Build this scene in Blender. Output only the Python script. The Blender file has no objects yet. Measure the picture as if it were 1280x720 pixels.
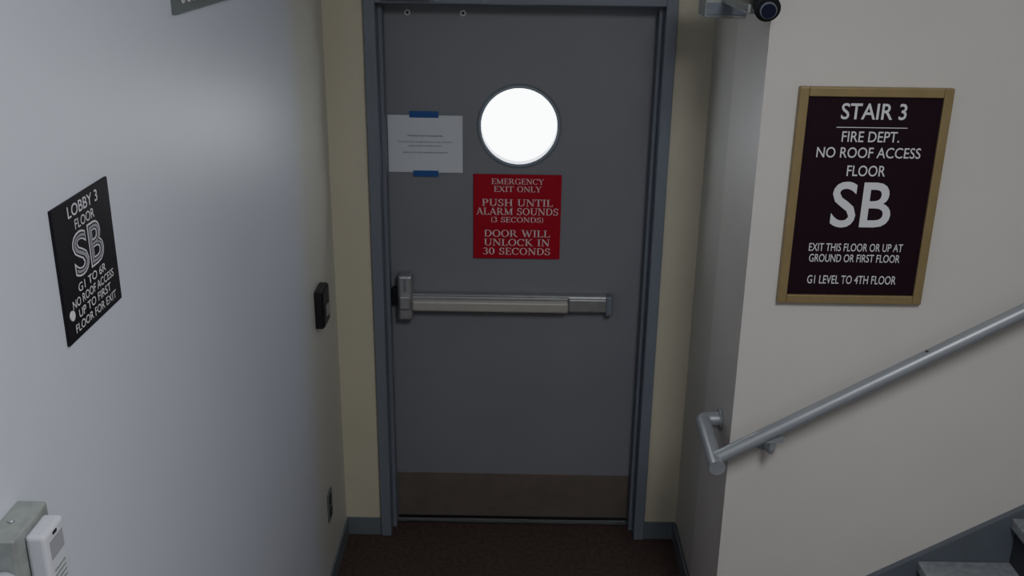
import bpy, bmesh, math
from mathutils import Vector, Matrix
S = bpy.context.scene

# ---------------------------------------------------------------- materials
def mat(name, col, rough=0.5, metal=0.0, noise=0.0, nscale=8.0, bump=0.0, bscale=120.0, spec=0.5, emis=None, col2=None):
    m = bpy.data.materials.new(name); m.use_nodes = True
    nt = m.node_tree; b = nt.nodes['Principled BSDF']
    b.inputs['Base Color'].default_value = (*col, 1)
    b.inputs['Roughness'].default_value = rough
    b.inputs['Metallic'].default_value = metal
    b.inputs['Specular IOR Level'].default_value = spec
    tc = nt.nodes.new('ShaderNodeTexCoord')
    if noise > 0 or col2:
        n = nt.nodes.new('ShaderNodeTexNoise'); n.inputs['Scale'].default_value = nscale
        n.inputs['Detail'].default_value = 5
        nt.links.new(tc.outputs['Object'], n.inputs['Vector'])
        r = nt.nodes.new('ShaderNodeValToRGB')
        c2 = col2 if col2 else tuple(c*(1-noise) for c in col)
        r.color_ramp.elements[0].position = 0.35; r.color_ramp.elements[1].position = 0.65
        r.color_ramp.elements[0].color = (*c2, 1)
        r.color_ramp.elements[1].color = (*col, 1)
        nt.links.new(n.outputs['Fac'], r.inputs['Fac'])
        nt.links.new(r.outputs['Color'], b.inputs['Base Color'])
    if bump > 0:
        n2 = nt.nodes.new('ShaderNodeTexNoise'); n2.inputs['Scale'].default_value = bscale
        nt.links.new(tc.outputs['Object'], n2.inputs['Vector'])
        bp = nt.nodes.new('ShaderNodeBump'); bp.inputs['Strength'].default_value = bump
        bp.inputs['Distance'].default_value = 0.002
        nt.links.new(n2.outputs['Fac'], bp.inputs['Height'])
        nt.links.new(bp.outputs['Normal'], b.inputs['Normal'])
    if emis:
        b.inputs['Emission Color'].default_value = (*emis[0], 1)
        b.inputs['Emission Strength'].default_value = emis[1]
    return m

M = {}
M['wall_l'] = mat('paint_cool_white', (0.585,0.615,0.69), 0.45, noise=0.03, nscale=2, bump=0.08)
# base colour blends smoothly along Y, cool white to cream towards the door wall
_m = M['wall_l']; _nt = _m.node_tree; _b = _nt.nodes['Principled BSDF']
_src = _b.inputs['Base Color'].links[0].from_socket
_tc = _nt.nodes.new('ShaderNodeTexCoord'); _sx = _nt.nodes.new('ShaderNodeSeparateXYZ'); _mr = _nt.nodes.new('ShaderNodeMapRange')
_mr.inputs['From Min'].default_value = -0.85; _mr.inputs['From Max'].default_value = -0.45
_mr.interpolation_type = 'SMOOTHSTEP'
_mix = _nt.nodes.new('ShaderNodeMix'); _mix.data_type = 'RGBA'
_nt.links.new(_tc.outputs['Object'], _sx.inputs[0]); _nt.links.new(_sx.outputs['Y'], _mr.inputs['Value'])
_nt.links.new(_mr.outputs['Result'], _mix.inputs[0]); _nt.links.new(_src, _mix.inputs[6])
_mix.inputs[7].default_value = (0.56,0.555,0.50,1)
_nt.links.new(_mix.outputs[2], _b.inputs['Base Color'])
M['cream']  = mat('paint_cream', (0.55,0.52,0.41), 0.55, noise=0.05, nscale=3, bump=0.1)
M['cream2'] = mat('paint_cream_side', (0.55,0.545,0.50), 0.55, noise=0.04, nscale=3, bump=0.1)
M['wall_r'] = mat('paint_warm_white', (0.63,0.60,0.56), 0.5, noise=0.04, nscale=2.5, bump=0.1)
M['ceil']   = mat('ceiling_paint', (0.7,0.7,0.7), 0.8, noise=0.03)
M['floor']  = mat('floor_brown', (0.085,0.052,0.042), 0.75, nscale=60, col2=(0.050,0.033,0.028), bump=0.4)
M['base']   = mat('baseboard_rubber', (0.15,0.17,0.19), 0.5, noise=0.1)
M['frame']  = mat('frame_paint', (0.18,0.20,0.24), 0.45, noise=0.05, nscale=6)
M['door']   = mat('door_paint', (0.212,0.217,0.242), 0.45, noise=0.05, nscale=3, bump=0.08)
M['kick']   = mat('kick_plate_metal', (0.20,0.165,0.145), 0.45, metal=0.3, noise=0.15, nscale=12)
M['steel']  = mat('brushed_steel', (0.50,0.51,0.52), 0.35, metal=0.8, noise=0.1, nscale=30)
M['rim']    = mat('window_rim', (0.30,0.34,0.40), 0.35, metal=0.3, noise=0.05)
M['pad']    = mat('pad_satin', (0.46,0.45,0.41), 0.45, metal=0.3, noise=0.05)
M['rail']   = mat('rail_paint', (0.34,0.36,0.385), 0.38, metal=0.3, noise=0.06, nscale=15)
M['black']  = mat('black_plastic', (0.012,0.012,0.015), 0.4, noise=0.1)
M['blacks'] = mat('sign_black', (0.010,0.008,0.012), 0.55, noise=0.1, spec=0.25)
M['maroon'] = mat('sign_dark_maroon', (0.020,0.006,0.012), 0.6, noise=0.1, spec=0.2)
M['gold']   = mat('sign_gold', (0.34,0.26,0.13), 0.4, metal=0.3, noise=0.1, nscale=20)
M['red']    = mat('sign_red', (0.40,0.003,0.022), 0.6, noise=0.05, spec=0.25)
M['white']  = mat('white_lettering', (0.70,0.70,0.73), 0.5, noise=0.02)
M['pink']   = mat('red_sign_lettering', (0.72,0.62,0.62), 0.5, noise=0.02)
M['outl']   = mat('outline_lettering', (0.30,0.30,0.33), 0.5, noise=0.02)
M['ink']    = mat('paper_ink', (0.12,0.12,0.15), 0.7, noise=0.02)
M['paper']  = mat('paper', (0.58,0.60,0.64), 0.7, noise=0.03)
M['tape']   = mat('blue_tape', (0.02,0.08,0.30), 0.6, noise=0.1)
M['grey']   = mat('sign_grey', (0.13,0.15,0.15), 0.5, noise=0.05)
M['plast']  = mat('white_plastic', (0.55,0.56,0.62), 0.4, noise=0.03)
M['galv']   = mat('galvanised_box', (0.34,0.36,0.34), 0.45, metal=0.3, noise=0.2, nscale=40)
M['tread']  = mat('concrete_tread', (0.26,0.27,0.29), 0.8, noise=0.25, nscale=40, bump=0.4)
M['riser']  = mat('riser_dark', (0.045,0.048,0.056), 0.6, noise=0.15)
M['string'] = mat('stringer_paint', (0.12,0.135,0.16), 0.45, noise=0.1)
M['lens']   = mat('lens_glass', (0.02,0.02,0.05), 0.08, noise=0.02)
M['lamp']   = mat('lamp_diffuser', (0.9,0.9,0.9), 0.5, noise=0.01, emis=((0.95,0.97,1.0), 4.0))

g = bpy.data.materials.new('window_glass'); g.use_nodes = True
nt = g.node_tree; nt.nodes.clear()
o = nt.nodes.new('ShaderNodeOutputMaterial'); mx = nt.nodes.new('ShaderNodeMixShader'); mx.inputs[0].default_value = 0.06
tr = nt.nodes.new('ShaderNodeBsdfTransparent'); gl = nt.nodes.new('ShaderNodeBsdfGlossy'); gl.inputs['Roughness'].default_value = 0.05
nt.links.new(tr.outputs[0], mx.inputs[1]); nt.links.new(gl.outputs[0], mx.inputs[2]); nt.links.new(mx.outputs[0], o.inputs[0])
M['glass'] = g

# ---------------------------------------------------------------- helpers
def link(ob, parent=None):
    S.collection.objects.link(ob)
    if parent: ob.parent = parent
    return ob

def finish(bm, name, ms, parent=None, smooth=False):
    me = bpy.data.meshes.new(name); bm.to_mesh(me); bm.free()
    for m in (ms if isinstance(ms, (list, tuple)) else [ms]): me.materials.append(M[m])
    if smooth:
        for p in me.polygons: p.use_smooth = True
    return link(bpy.data.objects.new(name, me), parent)

def addbox(bm, x0,x1,y0,y1,z0,z1, mi=0, bev=0.0):
    vs = [bm.verts.new((x,y,z)) for x in (x0,x1) for y in (y0,y1) for z in (z0,z1)]
    F = [(0,1,3,2),(4,6,7,5),(0,4,5,1),(2,3,7,6),(0,2,6,4),(1,5,7,3)]
    fs = [bm.faces.new([vs[i] for i in f]) for f in F]
    for f in fs: f.material_index = mi
    if bev > 0:
        es = list({e for f in fs for e in f.edges})
        r = bmesh.ops.bevel(bm, geom=es, offset=bev, segments=3, affect='EDGES', profile=0.5)
        for f in r['faces']: f.material_index = mi

def box(name, b, m, parent=None, bev=0.0):
    bm = bmesh.new(); addbox(bm, *b, bev=bev)
    bmesh.ops.recalc_face_normals(bm, faces=bm.faces)
    return finish(bm, name, m, parent)

def boxes(name, lst, ms, parent=None):
    bm = bmesh.new()
    for t in lst:
        addbox(bm, *t[:6], mi=(t[6] if len(t) > 6 else 0), bev=(t[7] if len(t) > 7 else 0))
    bmesh.ops.recalc_face_normals(bm, faces=bm.faces)
    return finish(bm, name, ms, parent)

def cyl(name, p0, p1, r, m, parent=None, seg=32, r2=None, bev=0.0):
    p0 = Vector(p0); p1 = Vector(p1); d = p1-p0
    bm = bmesh.new()
    bmesh.ops.create_cone(bm, cap_ends=True, segments=seg, radius1=r, radius2=(r if r2 is None else r2), depth=d.length)
    if bev > 0:
        es = [e for e in bm.edges if any(len(f.verts) > 4 for f in e.link_faces)]
        bmesh.ops.bevel(bm, geom=es, offset=bev, segments=3, affect='EDGES')
    mt = Matrix.Translation((p0+p1)/2) @ d.to_track_quat('Z','Y').to_matrix().to_4x4()
    bm.transform(mt)
    for f in bm.faces:
        f.smooth = len(f.verts) <= 4
    return finish(bm, name, m, parent)

def ring(name, c, r0, r1, y0, y1, m, parent=None, seg=72):
    """annulus, axis along y"""
    bm = bmesh.new(); ch = min(0.003, (y1-y0)/2)
    prof = [(r0,y0),(r0,y1),(r1,y1),(r1,y0+ch),(r1-ch,y0)]
    rows = []
    for i in range(seg):
        a = 2*math.pi*i/seg
        rows.append([bm.verts.new((c[0]+r*math.cos(a), y, c[2]+r*math.sin(a))) for r,y in prof])
    n = len(prof)
    for i in range(seg):
        for j in range(n):
            bm.faces.new((rows[i][j], rows[i][(j+1)%n], rows[(i+1)%seg][(j+1)%n], rows[(i+1)%seg][j]))
    bmesh.ops.recalc_face_normals(bm, faces=bm.faces)
    return finish(bm, name, m, parent)

def pipe(name, pts, r, m, parent=None, bend=0.04, seg=24):
    cu = bpy.data.curves.new(name, 'CURVE'); cu.dimensions = '3D'
    cu.bevel_depth = r; cu.bevel_resolution = 8; cu.use_fill_caps = True
    P = [Vector(p) for p in pts]; out = [P[0]]
    for i in range(1, len(P)-1):
        a = (P[i-1]-P[i]).normalized(); b = (P[i+1]-P[i]).normalized()
        A = P[i]+a*bend; B = P[i]+b*bend
        for k in range(9):
            t = k/8
            out.append(A*(1-t)**2 + P[i]*2*t*(1-t) + B*t*t)
    out.append(P[-1])
    sp = cu.splines.new('POLY'); sp.points.add(len(out)-1)
    for q, v in zip(sp.points, out): q.co = (*v, 1)
    ob = bpy.data.objects.new(name, cu); link(ob)
    bpy.context.view_layer.update()
    dg = bpy.context.evaluated_depsgraph_get()
    me = bpy.data.meshes.new_from_object(ob.evaluated_get(dg))
    bpy.data.objects.remove(ob)
    me.materials.clear(); me.materials.append(M[m])
    for p in me.polygons: p.use_smooth = len(p.vertices) <= 4
    return link(bpy.data.objects.new(name, me), parent)

def text(name, body, cx, cz, w, h, plane, m, face='-y', parent=None, bold=0.0, thick=0.0012, taper=0):
    """lettering fitted to w x h, centred at (cx,cz) on the wall surface `plane`"""
    cu = bpy.data.curves.new(name, 'FONT'); cu.body = body; cu.size = 1; cu.offset = bold
    cu.resolution_u = 4
    ob = bpy.data.objects.new(name, cu); link(ob)
    bpy.context.view_layer.update()
    dg = bpy.context.evaluated_depsgraph_get()
    me = bpy.data.meshes.new_from_object(ob.evaluated_get(dg))
    bpy.data.objects.remove(ob)
    xs = [v.co.x for v in me.vertices]; ys = [v.co.y for v in me.vertices]
    x0,x1,y0,y1 = min(xs),max(xs),min(ys),max(ys)
    for v in me.vertices:
        u = ((v.co.x-x0)/(x1-x0)-0.5)*w + cx
        z = ((v.co.y-y0)/(y1-y0)-0.5)*h + cz
        if face == '-y': v.co = (u, plane-thick, z)
        else: v.co = (plane+thick, u, z)
    me.materials.clear(); me.materials.append(M[m])
    return link(bpy.data.objects.new(name, me), parent)

# --- roman serif capitals built from strokes (T = thick stem, t = hairline)
T, t_ = 0.15, 0.07
def ln(x0,y0,x1,y1,w):
    d = Vector((x1-x0, y1-y0)); n = Vector((-d.y, d.x)).normalized()*w/2
    return [(x0+n.x,y0+n.y),(x0-n.x,y0-n.y),(x1-n.x,y1-n.y),(x1+n.x,y1+n.y)]
def arc(cx,cy,rx,ry,a0,a1,thick=T,thin=t_,n=20):
    out = []
    def pt(a):
        w = thin+(thick-thin)*abs(math.cos(a))**1.5
        c, s = math.cos(a), math.sin(a)
        return (cx+rx*c, cy+ry*s), (cx+(rx-w)*c, cy+(ry-min(w, thin*1.2 if abs(s) > .7 else w))*s)
    for i in range(n):
        a = math.radians(a0+(a1-a0)*i/n); b = math.radians(a0+(a1-a0)*(i+1)/n)
        p, q = pt(a); r, s = pt(b); out.append([p, q, s, r])
    return out
def sf(x, y, l=0.34):
    yy = t_/2 if y == 0 else 1-t_/2
    return ln(x-l/2, yy, x+l/2, yy, t_)
def st_(x, w=T, y0=0, y1=1): return ln(x, y0, x, y1, w)
hy = t_/2
G = {
 'A': (0.92,[ln(.12,0,.45,1,t_),ln(.43,1,.80,0,T),ln(.24,.33,.68,.33,t_),sf(.12,0,.26),sf(.80,0,.28)]),
 'C': (0.90,arc(.47,.5,.43,.5,42,318)+[ln(.80,.68,.80,.98,t_)]),
 'D': (0.95,[st_(.2),ln(.1,1-hy,.42,1-hy,t_),ln(.1,hy,.42,hy,t_)]+arc(.40,.5,.48,.5,-90,90)),
 'E': (0.76,[st_(.2),ln(.04,1-hy,.66,1-hy,t_),ln(.04,hy,.68,hy,t_),ln(.2,.52,.52,.52,t_),ln(.65,.78,.65,1,t_),ln(.68,0,.68,.24,t_),ln(.52,.42,.52,.62,t_)]),
 'G': (0.98,arc(.47,.5,.43,.5,42,318)+[ln(.80,.70,.80,.98,t_),ln(.80,.05,.80,.42,T),ln(.64,.42,.94,.42,t_)]),
 'H': (1.0,[st_(.2),st_(.78),ln(.2,.5,.78,.5,t_),sf(.2,0),sf(.2,1),sf(.78,0),sf(.78,1)]),
 'I': (0.44,[st_(.2),sf(.2,0),sf(.2,1)]),
 'K': (0.95,[st_(.2),sf(.2,0),sf(.2,1),ln(.25,.42,.72,1,t_),ln(.36,.55,.80,0,T),sf(.72,1,.28),sf(.80,0,.28)]),
 'L': (0.76,[st_(.2),sf(.2,1),ln(.04,hy,.68,hy,t_),ln(.68,0,.68,.28,t_)]),
 'M': (1.18,[st_(.18,t_),st_(.96),ln(.16,1,.55,.05,T),ln(.56,.05,.94,1,t_),sf(.18,0,.28),sf(.96,0),sf(.12,1,.2),sf(1.0,1,.24)]),
 'N': (1.0,[st_(.18,t_),st_(.82,t_),ln(.18,1,.82,.02,T),sf(.18,0,.28),sf(.12,1,.22),sf(.82,1,.28)]),
 'O': (0.98,arc(.48,.5,.44,.5,0,360,n=36)),
 'P': (0.80,[st_(.2),sf(.2,0),ln(.04,1-hy,.4,1-hy,t_),ln(.2,.47,.4,.47,t_)]+arc(.38,.72,.34,.28,-90,90)),
 'R': (0.94,[st_(.2),sf(.2,0),ln(.04,1-hy,.4,1-hy,t_),ln(.2,.47,.4,.47,t_),ln(.42,.5,.80,0,T),sf(.84,0,.2)]+arc(.38,.72,.32,.28,-90,90)),
 'S': (0.72,arc(.35,.74,.27,.26,30,270,T*.9)+arc(.35,.27,.30,.27,90,-150,T*.9)+[ln(.58,.70,.58,.97,t_),ln(.08,.03,.08,.32,t_)]),
 'T': (0.84,[st_(.4),sf(.4,0),ln(.04,1-hy,.76,1-hy,t_),ln(.05,.74,.05,1,t_),ln(.75,.74,.75,1,t_)]),
 'U': (0.96,[st_(.2,T,.3,1),st_(.78,t_,.3,1),sf(.2,1),sf(.78,1,.28)]+arc(.465,.32,.34,.32,180,360)),
 'W': (1.28,[ln(.12,1,.40,0,T),ln(.40,0,.64,1,t_),ln(.58,1,.86,0,T),ln(.86,0,1.12,1,t_),sf(.12,1),sf(.60,1,.26),sf(1.12,1,.26)]),
 'X': (0.94,[ln(.14,1,.78,0,T),ln(.12,0,.76,1,t_),sf(.14,1,.3),sf(.78,0,.3),sf(.12,0,.26),sf(.76,1,.26)]),
 'Y': (0.92,[ln(.12,1,.45,.45,T),ln(.45,.45,.78,1,t_),st_(.45,T,0,.5),sf(.45,0),sf(.12,1,.3),sf(.78,1,.26)]),
 '3': (0.66,arc(.28,.75,.26,.25,150,-90)+arc(.27,.28,.31,.28,90,-150)),
 '0': (0.74,arc(.36,.5,.32,.5,0,360,n=36)),
 '(': (0.40,arc(.42,.45,.30,.62,115,245,.1,.05)),
 ')': (0.40,arc(-.02,.45,.30,.62,65,-65,.1,.05)),
 ' ': (0.45,[]),
}
def serif(name, body, cx, cz, w, h, plane, m, parent=None, thick=0.0012):
    total = sum(G[c][0] for c in body); s = w/total; x = cx-w/2
    bm = bmesh.new()
    for c in body:
        for poly in G[c][1]:
            bm.faces.new([bm.verts.new((x+px*s, plane-thick, cz-h/2+py*h)) for px, py in poly])
        x += G[c][0]*s
    for f in bm.faces:
        f.normal_update()
        if f.normal.y > 0: f.normal_flip()
    return finish(bm, name, m, parent)

XL, XR = -0.69, 0.677          # alcove side walls
YB = -0.115                    # wall plane that holds the door frame
YS = -0.94                     # stair / sign wall plane
CZ = 3.3                       # ceiling
YN = -4.9                      # wall behind the viewer
XE = 3.6

# ---------------------------------------------------------------- room shell
box('floor', (XL-0.12, XE+0.1, YN-0.1, 0.30, -0.1, 0.0), 'floor')
box('ceiling', (XL-0.12, XE+0.1, YN-0.1, 0.30, CZ, CZ+0.1), 'ceil')
box('wall_left', (XL-0.12, XL, YN-0.1, 0.30, 0, CZ), 'wall_l')
boxes('wall_back', [(XL, -0.535, YB, 0.10, 0, CZ), (0.535, XR, YB, 0.10, 0, CZ), (-0.535, 0.535, YB, 0.10, 2.175, CZ)], 'cream')
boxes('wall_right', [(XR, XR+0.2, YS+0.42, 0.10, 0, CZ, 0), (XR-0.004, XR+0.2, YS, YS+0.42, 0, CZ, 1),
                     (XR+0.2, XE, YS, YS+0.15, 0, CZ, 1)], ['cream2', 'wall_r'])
box('wall_near', (XL, XE, YN-0.1, YN, 0, CZ), 'wall_r')
box('wall_stair_end', (XE, XE+0.1, YN, YS+0.15, 0, CZ), 'wall_r')

BH = 0.078
box('baseboard_left', (XL, XL+0.008, YN, YB, 0, BH), 'base')
boxes('baseboard_back', [(XL+0.008, -0.543, YB-0.008, YB, 0, BH), (0.543, XR-0.008, YB-0.008, YB, 0, BH)], 'base')
boxes('baseboard_right', [(XR-0.012, XR-0.004, YS-0.008, YB, 0, BH), (XR-0.004, 0.72, YS-0.008, YS, 0, BH)], 'base')

# ---------------------------------------------------------------- door frame
ZT = 2.135
FY = YB-0.018
boxes('trim_door_frame', [
    (-0.545, -0.504, FY, 0.10, 0, ZT+0.045, 0, 0.003), (0.504, 0.545, FY, 0.10, 0, ZT+0.045, 0, 0.003),
    (-0.504, 0.504, FY, 0.10, ZT+0.012, ZT+0.045, 0, 0.002),
    (-0.504, -0.489, -0.065, -0.003, 0, ZT+0.012, 0, 0.002), (0.489, 0.504, -0.065, -0.003, 0, ZT+0.012, 0, 0.002),
    (-0.489, 0.489, -0.065, -0.003, ZT-0.003, ZT+0.012, 0, 0.002)], 'frame')
box('trim_threshold', (-0.502, 0.502, -0.03, 0.09, 0, 0.006), 'black', bev=0.002)

# ---------------------------------------------------------------- door
door = bpy.data.objects.new('door_1', None); link(door)
WC = (0.002, 0, 1.699)
leaf = box('leaf', (-0.5, 0.5, 0.0, 0.045, 0.012, ZT+0.008), 'door', door)
cut = cyl('cut', (WC[0], -0.1, WC[2]), (WC[0], 0.15, WC[2]), 0.146, 'door', seg=96)
bo = leaf.modifiers.new('hole', 'BOOLEAN'); bo.object = cut; bo.operation = 'DIFFERENCE'; bo.solver = 'EXACT'
bpy.context.view_layer.update()
me = bpy.data.meshes.new_from_object(leaf.evaluated_get(bpy.context.evaluated_depsgraph_get()))
leaf.modifiers.clear(); leaf.data = me
for p in me.polygons: p.use_smooth = False
bpy.data.objects.remove(cut)
ring('window_bezel', WC, 0.141, 0.152, -0.004, 0.0, 'rim', door)
ring('window_gasket', WC, 0.152, 0.158, -0.003, 0.0, 'base', door)
ring('window_liner', WC, 0.141, 0.146, 0.0, 0.045, 'frame', door)
cyl('window_glass', (WC[0], 0.018, WC[2]), (WC[0], 0.024, WC[2]), 0.1415, 'glass', door, seg=72)
box('kick_plate', (-0.487, 0.487, -0.0025, 0.0, 0.02, 0.228), 'kick', door, bev=0.0008)
box('door_sweep', (-0.487, 0.487, -0.004, 0.0, 0.008, 0.022), 'black', door)
for i, (x, z) in enumerate([(-0.405, 2.105), (-0.205, 2.105)]):
    cyl('through_bolt_%d' % i, (x, -0.0035, z), (x, 0, z), 0.011, 'steel', door, seg=20, bev=0.001)
    cyl('bolt_socket_%d' % i, (x, -0.004, z), (x, -0.0035, z), 0.006, 'black', door, seg=6)

# ---------------------------------------------------------------- exit device
ex = bpy.data.objects.new('panic_exit_bar', None); link(ex)
E = -0.004
boxes('mounting_rail', [(-0.43, 0.372, -0.036, E, 0.972, 1.042, 0, 0.006)], 'steel', ex)
boxes('touch_pad', [(-0.405, 0.205, -0.062, -0.030, 0.978, 1.022, 0, 0.008)], 'pad', ex)
boxes('pad_lip', [(-0.405, 0.205, -0.050, -0.030, 1.018, 1.038, 0, 0.004)], 'steel', ex)
boxes('rail_cover', [(0.205, 0.355, -0.048, -0.030, 0.978, 1.034, 0, 0.006)], 'steel', ex)
boxes('end_cap', [(0.352, 0.378, -0.052, E, 0.966, 1.046, 0, 0.007)], 'frame', ex)
boxes('latch_head', [(-0.462, -0.402, -0.058, E, 0.935, 1.125, 0, 0.012), (-0.455, -0.409, -0.070, -0.05, 0.985, 1.045, 0, 0.008)], 'steel', ex)
boxes('latch_strike', [(-0.487, -0.462, -0.035, E, 0.995, 1.062, 0, 0.003)], 'black', ex)
boxes('head_slot', [(-0.436, -0.428, -0.0595, -0.057, 1.06, 1.11)], 'frame', ex)

# ---------------------------------------------------------------- paper notice
pn = box('paper_notice', (-0.487, -0.208, -0.0055, -0.0043, 1.521, 1.737), 'paper')
PY = -0.0055
text('heading', 'Notice to Occupants', -0.348, 1.660, 0.130, 0.009, PY, 'ink', parent=pn, thick=0.0006, bold=0.02)
text('line_1', 'This door is for emergency exit use only at all times', -0.348, 1.637, 0.20, 0.008, PY, 'ink', parent=pn, thick=0.0006, bold=0.01)
text('line_2', 'please use the main lobby entrance', -0.348, 1.622, 0.12, 0.008, PY, 'ink', parent=pn, thick=0.0006, bold=0.01)
text('line_3', 'thank you for your cooperation and patience', -0.348, 1.597, 0.17, 0.008, PY, 'ink', parent=pn, thick=0.0006, bold=0.01)
box('tape_upper', (-0.405, -0.297, PY-0.0009, PY, 1.728, 1.752), 'tape', pn)
box('tape_lower', (-0.395, -0.300, PY-0.0009, PY, 1.505, 1.528), 'tape', pn)

# ---------------------------------------------------------------- red sign
rs = box('emergency_exit_sign', (-0.168, 0.166, -0.0075, -0.0043, 1.184, 1.518), 'red', bev=0.0008)
def rz(py): return 1.518-(py-217)*0.00313
for i, (t, py, w, h) in enumerate([('EMERGENCY',225.5,0.20,0.022),('EXIT ONLY',235,0.182,0.022),('PUSH UNTIL',252,0.272,0.028),
        ('ALARM SOUNDS',263,0.315,0.028),('(3 SECONDS)',273.5,0.205,0.021),('DOOR WILL',291,0.255,0.028),('UNLOCK IN',302.5,0.255,0.028),('30 SECONDS',314,0.262,0.028)]):
    serif('lettering_%d' % i, t, 0.0, rz(py), w, h, -0.0075, 'pink', parent=rs)

# ---------------------------------------------------------------- stair sign
ss = bpy.data.objects.new('stair_sign', None); link(ss)
sx0, sx1, sz0, sz1 = 0.767, 1.188, 1.378, 2.008
fw = 0.026
boxes('gold_frame', [(sx0,sx0+fw,YS-0.022,YS,sz0,sz1,0,0.003),(sx1-fw,sx1,YS-0.022,YS,sz0,sz1,0,0.003),
                     (sx0+fw,sx1-fw,YS-0.022,YS,sz1-fw,sz1,0,0.003),(sx0+fw,sx1-fw,YS-0.022,YS,sz0,sz0+fw,0,0.003)], 'gold', ss)
box('panel', (sx0+fw-0.002, sx1-fw+0.002, YS-0.014, YS, sz0+fw-0.002, sz1-fw+0.002), 'maroon', ss)
sp = YS-0.014; sc = (sx0+sx1)/2
def sz(py): return sz1-(py-110)*(sz1-sz0)/268
for i, (t, py, w, h, b) in enumerate([('STAIR 3',138,0.180,0.045,0.012),('FIRE DEPT.',168,0.160,0.030,0.005),('NO ROOF ACCESS',187,0.290,0.030,0.005),
        ('FLOOR',209,0.108,0.031,0.005),('SB',251,0.170,0.135,0.012),('EXIT THIS FLOOR OR UP AT',305,0.270,0.024,0.005),
        ('GROUND OR FIRST FLOOR',319,0.262,0.024,0.005),('G1 LEVEL TO 4TH FLOOR',347,0.258,0.026,0.005)]):
    text('lettering_%d' % i, t, sc, sz(py), w, h, sp, 'white', parent=ss, bold=b)
box('rule', (sc-0.098, sc+0.098, sp-0.0012, sp, sz(157)-0.001, sz(157)+0.001), 'white', ss)

# ---------------------------------------------------------------- lobby sign (left wall)
ly0, ly1, lz0, lz1 = -2.328, -2.112, 1.804, 2.02
ls = box('lobby_floor_sign', (XL, XL+0.005, ly0, ly1, lz0, lz1), 'blacks', bev=0.001)
lc = (ly0+ly1)/2; lh = lz1-lz0
for i, (t, fr, w, h, b) in enumerate([('LOBBY 3',0.08,0.115,0.019,0.006),('FLOOR',0.19,0.075,0.016,0.004),
        ('G1 TO 6R',0.645,0.11,0.014,0.004),('NO ROOF ACCESS',0.735,0.165,0.014,0.004),('UP TO FIRST',0.825,0.13,0.014,0.004),('FLOOR FOR EXIT',0.915,0.165,0.014,0.004)]):
    text('lettering_%d' % i, t, lc, lz1-fr*lh, w, h, XL+0.005, 'white', '+x', ls, bold=b)
for ch, dy in (('S', -0.029), ('B', 0.031)):
    text('big_%s_outline' % ch, ch, lc+dy, lz1-0.415*lh, 0.055, 0.072, XL+0.005, 'white', '+x', ls, bold=0.03, thick=0.0008)
    text('big_%s_inner' % ch, ch, lc+dy, lz1-0.415*lh, 0.049, 0.066, XL+0.005, 'blacks', '+x', ls, bold=0.004, thick=0.0012)
    text('big_%s_fill' % ch, ch, lc+dy, lz1-0.415*lh, 0.045, 0.061, XL+0.005, 'outl', '+x', ls, bold=-0.02, thick=0.0016)
bm = bmesh.new(); bmesh.ops.create_cone(bm, cap_ends=True, segments=24, radius1=0.008, radius2=0.008, depth=0.002)
bm.transform(Matrix.Translation((XL+0.006, ly0+0.02, lz1-0.80*lh)) @ Matrix.Rotation(math.pi/2, 4, 'Y'))
finish(bm, 'accessibility_dot', 'white', ls)

# top-left grey sign
ts = box('sub_lobby_sign', (XL, XL+0.006, -1.69, -1.27, 2.243, 2.36), 'grey', bev=0.001)
text('lettering', 'SUB LOBBY', -1.48, 2.283, 0.33, 0.045, XL+0.006, 'white', '+x', ts, bold=0.005)

# ---------------------------------------------------------------- black wall switch
ws = bpy.data.objects.new('wall_switch', None); link(ws)
boxes('back_box', [(XL, XL+0.028, -0.515, -0.405, 1.085, 1.22, 0, 0.004)], 'black', ws)
boxes('face_plate', [(XL+0.028, XL+0.032, -0.51, -0.41, 1.09, 1.215, 0, 0.001)], 'black', ws)
boxes('rocker', [(XL+0.032, XL+0.038, -0.485, -0.445, 1.12, 1.16, 0, 0.002)], 'steel', ws)

wo = bpy.data.objects.new('wall_outlet', None); link(wo)
boxes('cover_plate', [(XL, XL+0.006, -0.49, -0.42, 0.29, 0.405, 0, 0.002)], 'grey', wo)
boxes('sockets', [(XL+0.006, XL+0.009, -0.47, -0.44, 0.305, 0.335, 0, 0.001), (XL+0.006, XL+0.009, -0.47, -0.44, 0.358, 0.388, 0, 0.001)], 'black', wo)

# ---------------------------------------------------------------- intercom / alarm box bottom-left
ib = bpy.data.objects.new('wall_alarm_keypad', None); link(ib)
y0 = -3.766
boxes('junction_box', [(XL, XL+0.042, y0+1.125, y0+1.225, 1.50, 1.665, 0, 0.004)], 'galv', ib)
boxes('keypad_body', [(XL+0.042, XL+0.070, y0+1.150, y0+1.208, 1.505, 1.655, 0, 0.006)], 'plast', ib)
boxes('keypad_recess', [(XL+0.070, XL+0.0708, y0+1.160, y0+1.198, 1.612, 1.640)], 'outl', ib)
boxes('speaker_slots', [(XL+0.070, XL+0.0712, y0+1.163, y0+1.194, 1.568+i*0.008, 1.571+i*0.008) for i in range(4)], 'galv', ib)
boxes('keypad_led', [(XL+0.070, XL+0.0715, y0+1.172, y0+1.182, 1.645, 1.649)], 'black', ib)
cyl('conduit_hub', (XL+0.024, y0+1.095, 1.60), (XL+0.024, y0+1.125, 1.60), 0.020, 'plast', ib, bev=0.003)
cyl('conduit', (XL+0.024, y0+0.55, 1.60), (XL+0.024, y0+1.097, 1.60), 0.013, 'galv', ib)
cyl('box_screw', (XL+0.018, y0+1.17, 1.665), (XL+0.018, y0+1.17, 1.668), 0.004, 'steel', ib, seg=16)

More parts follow.
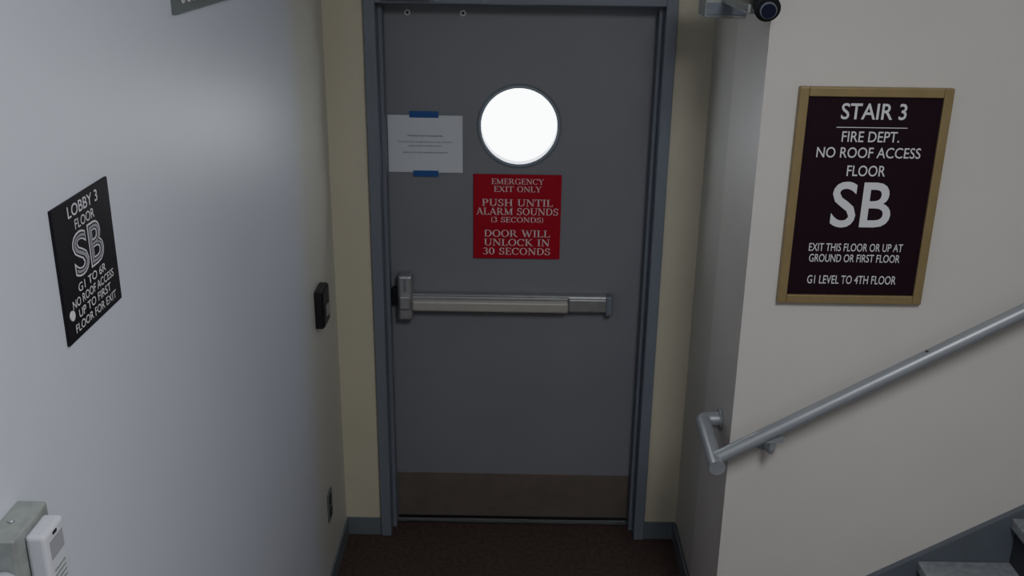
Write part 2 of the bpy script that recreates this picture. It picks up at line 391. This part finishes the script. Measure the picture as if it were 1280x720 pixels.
# ---------------------------------------------------------------- security camera (upper right)
sc_ = bpy.data.objects.new('security_camera', None); link(sc_)
boxes('bracket', [(0.55, XR, -0.62, -0.50, 2.155, 2.25, 0, 0.006), (0.60, 0.635, -0.98, -0.60, 2.20, 2.225, 0, 0.004)], 'galv', sc_)
boxes('bracket_plate', [(0.556, XR, -0.628, -0.618, 2.165, 2.20, 0, 0.002)], 'frame', sc_)
cyl('housing', (0.642, -1.03, 2.215), (0.642, -0.955, 2.235), 0.034, 'black', sc_, bev=0.006)
cyl('lens_ring', (0.642, -1.036, 2.213), (0.642, -1.028, 2.215), 0.022, 'frame', sc_)
cyl('lens', (0.642, -1.039, 2.212), (0.642, -1.035, 2.213), 0.019, 'lens', sc_)

# white device on the frame header
dv = bpy.data.objects.new('door_alarm_contact', None); link(dv)
boxes('housing', [(-0.475, -0.30, FY-0.03, FY, 2.160, 2.205, 0, 0.005), (-0.465, -0.31, FY-0.004, YB, 2.182, 2.20, 0, 0.001)], 'plast', dv)
boxes('cover_seam', [(-0.476, -0.299, FY-0.031, FY, 2.183, 2.185)], 'grey', dv)

# ---------------------------------------------------------------- handrail
hr = bpy.data.objects.new('handrail', None); link(hr)
RX, RY = 0.612, YS-0.085
sl = 0.586
def rzz(x): return 0.908+(x-0.64)*sl
pipe('rail_pipe', [(3.0, RY, rzz(3.0)), (RX+0.006, RY, rzz(RX+0.006))], 0.0215, 'rail', hr)
pipe('return_pipe', [(RX, RY-0.045, 0.885), (RX, -0.79, 0.905), (XR-0.004, -0.79, 0.905)], 0.0245, 'rail', hr, bend=0.024)
cyl('end_flange', (XR-0.012, -0.79, 0.905), (XR-0.004, -0.79, 0.905), 0.036, 'rail', hr, bev=0.002)
for i, x in enumerate([0.78, 2.0, 2.8]):
    zz = rzz(x)
    pipe('bracket_arm_%d' % i, [(x, YS-0.004, zz-0.075), (x, RY, zz-0.075), (x, RY, zz-0.015)], 0.010, 'rail', hr, bend=0.02)
    cyl('bracket_flange_%d' % i, (x, YS-0.008, zz-0.075), (x, YS, zz-0.075), 0.034, 'rail', hr, bev=0.002)
    box('bracket_saddle_%d' % i, (x-0.03, x+0.03, RY-0.012, RY+0.012, zz-0.036, zz-0.018), 'rail', hr)
cyl('set_screw', (1.20, RY-0.004, rzz(1.20)+0.022), (1.20, RY-0.004, rzz(1.20)+0.0255), 0.005, 'riser', hr, seg=12)

# ---------------------------------------------------------------- stairs
st = bpy.data.objects.new('staircase', None); link(st)
run, rise, x1, n = 0.275, 0.165, 0.78, 9
YF = -2.25
tl, rl = [], []
for i in range(n):
    xa = x1+i*run; z = rise*(i+1)
    tl.append((xa-0.02, xa+run+0.005, YF, YS-0.022, z-0.035, z, 0, 0.004))
    rl.append((xa, xa+0.02, YF, YS-0.022, z-rise, z-0.035, 0))
boxes('treads', tl, 'tread', st); boxes('risers', rl, 'riser', st)
for nm, ya, yb in (('stringer_wall', YS-0.022, YS), ('stringer_outer', YF-0.03, YF)):
    bm = bmesh.new(); s2 = rise/run; xe = x1+n*run
    pts = [(x1-0.06, 0), (x1-0.06, 0.155), (xe, 0.155+s2*(xe-x1+0.06)), (xe, 0.155+s2*(xe-x1+0.06)-0.34), (x1+0.24, 0)]
    A = [bm.verts.new((p[0], ya, p[1])) for p in pts]; B = [bm.verts.new((p[0], yb, p[1])) for p in pts]
    bm.faces.new(A); bm.faces.new(B[::-1])
    for i in range(5): bm.faces.new((A[i], B[i], B[(i+1)%5], A[(i+1)%5]))
    bmesh.ops.recalc_face_normals(bm, faces=bm.faces)
    finish(bm, nm, 'string', st)

# ---------------------------------------------------------------- lights
lf = bpy.data.objects.new('ceiling_light_fixture', None); link(lf)
boxes('lamp_housing', [(0.45, 1.05, -3.9, -2.7, CZ-0.07, CZ, 0, 0.004)], 'plast', lf)
boxes('lamp_diffuser', [(0.47, 1.03, -3.88, -2.72, CZ-0.085, CZ-0.069, 0, 0.003)], 'lamp', lf)
def area(name, loc, rot, sx, sy, e, col):
    l = bpy.data.lights.new(name, 'AREA'); l.shape = 'RECTANGLE'; l.size = sx; l.size_y = sy; l.energy = e; l.color = col
    ob = bpy.data.objects.new(name, l); ob.location = loc; ob.rotation_euler = rot; link(ob); return ob
area('fluorescent_light', (0.75, -3.3, CZ-0.09), (0, 0, 0), 0.56, 1.16, 39, (0.95, 0.975, 1.0))

w = bpy.data.worlds.new('World'); S.world = w; w.use_nodes = True
w.node_tree.nodes['Background'].inputs[0].default_value = (0.90, 0.95, 1.0, 1)
w.node_tree.nodes['Background'].inputs[1].default_value = 14

# ---------------------------------------------------------------- camera
cam = bpy.data.cameras.new('camera'); co = bpy.data.objects.new('camera', cam); link(co)
cam.sensor_width = 36; cam.lens = 36*1275/1280; cam.clip_start = 0.02
co.matrix_world = Matrix.Translation((0, -3.766, 2.438)) @ Matrix.Rotation(math.radians(0.25), 4, 'Z') @ Matrix.Rotation(math.radians(90-20.1), 4, 'X') @ Matrix.Rotation(math.radians(0.79), 4, 'Z')
S.camera = co
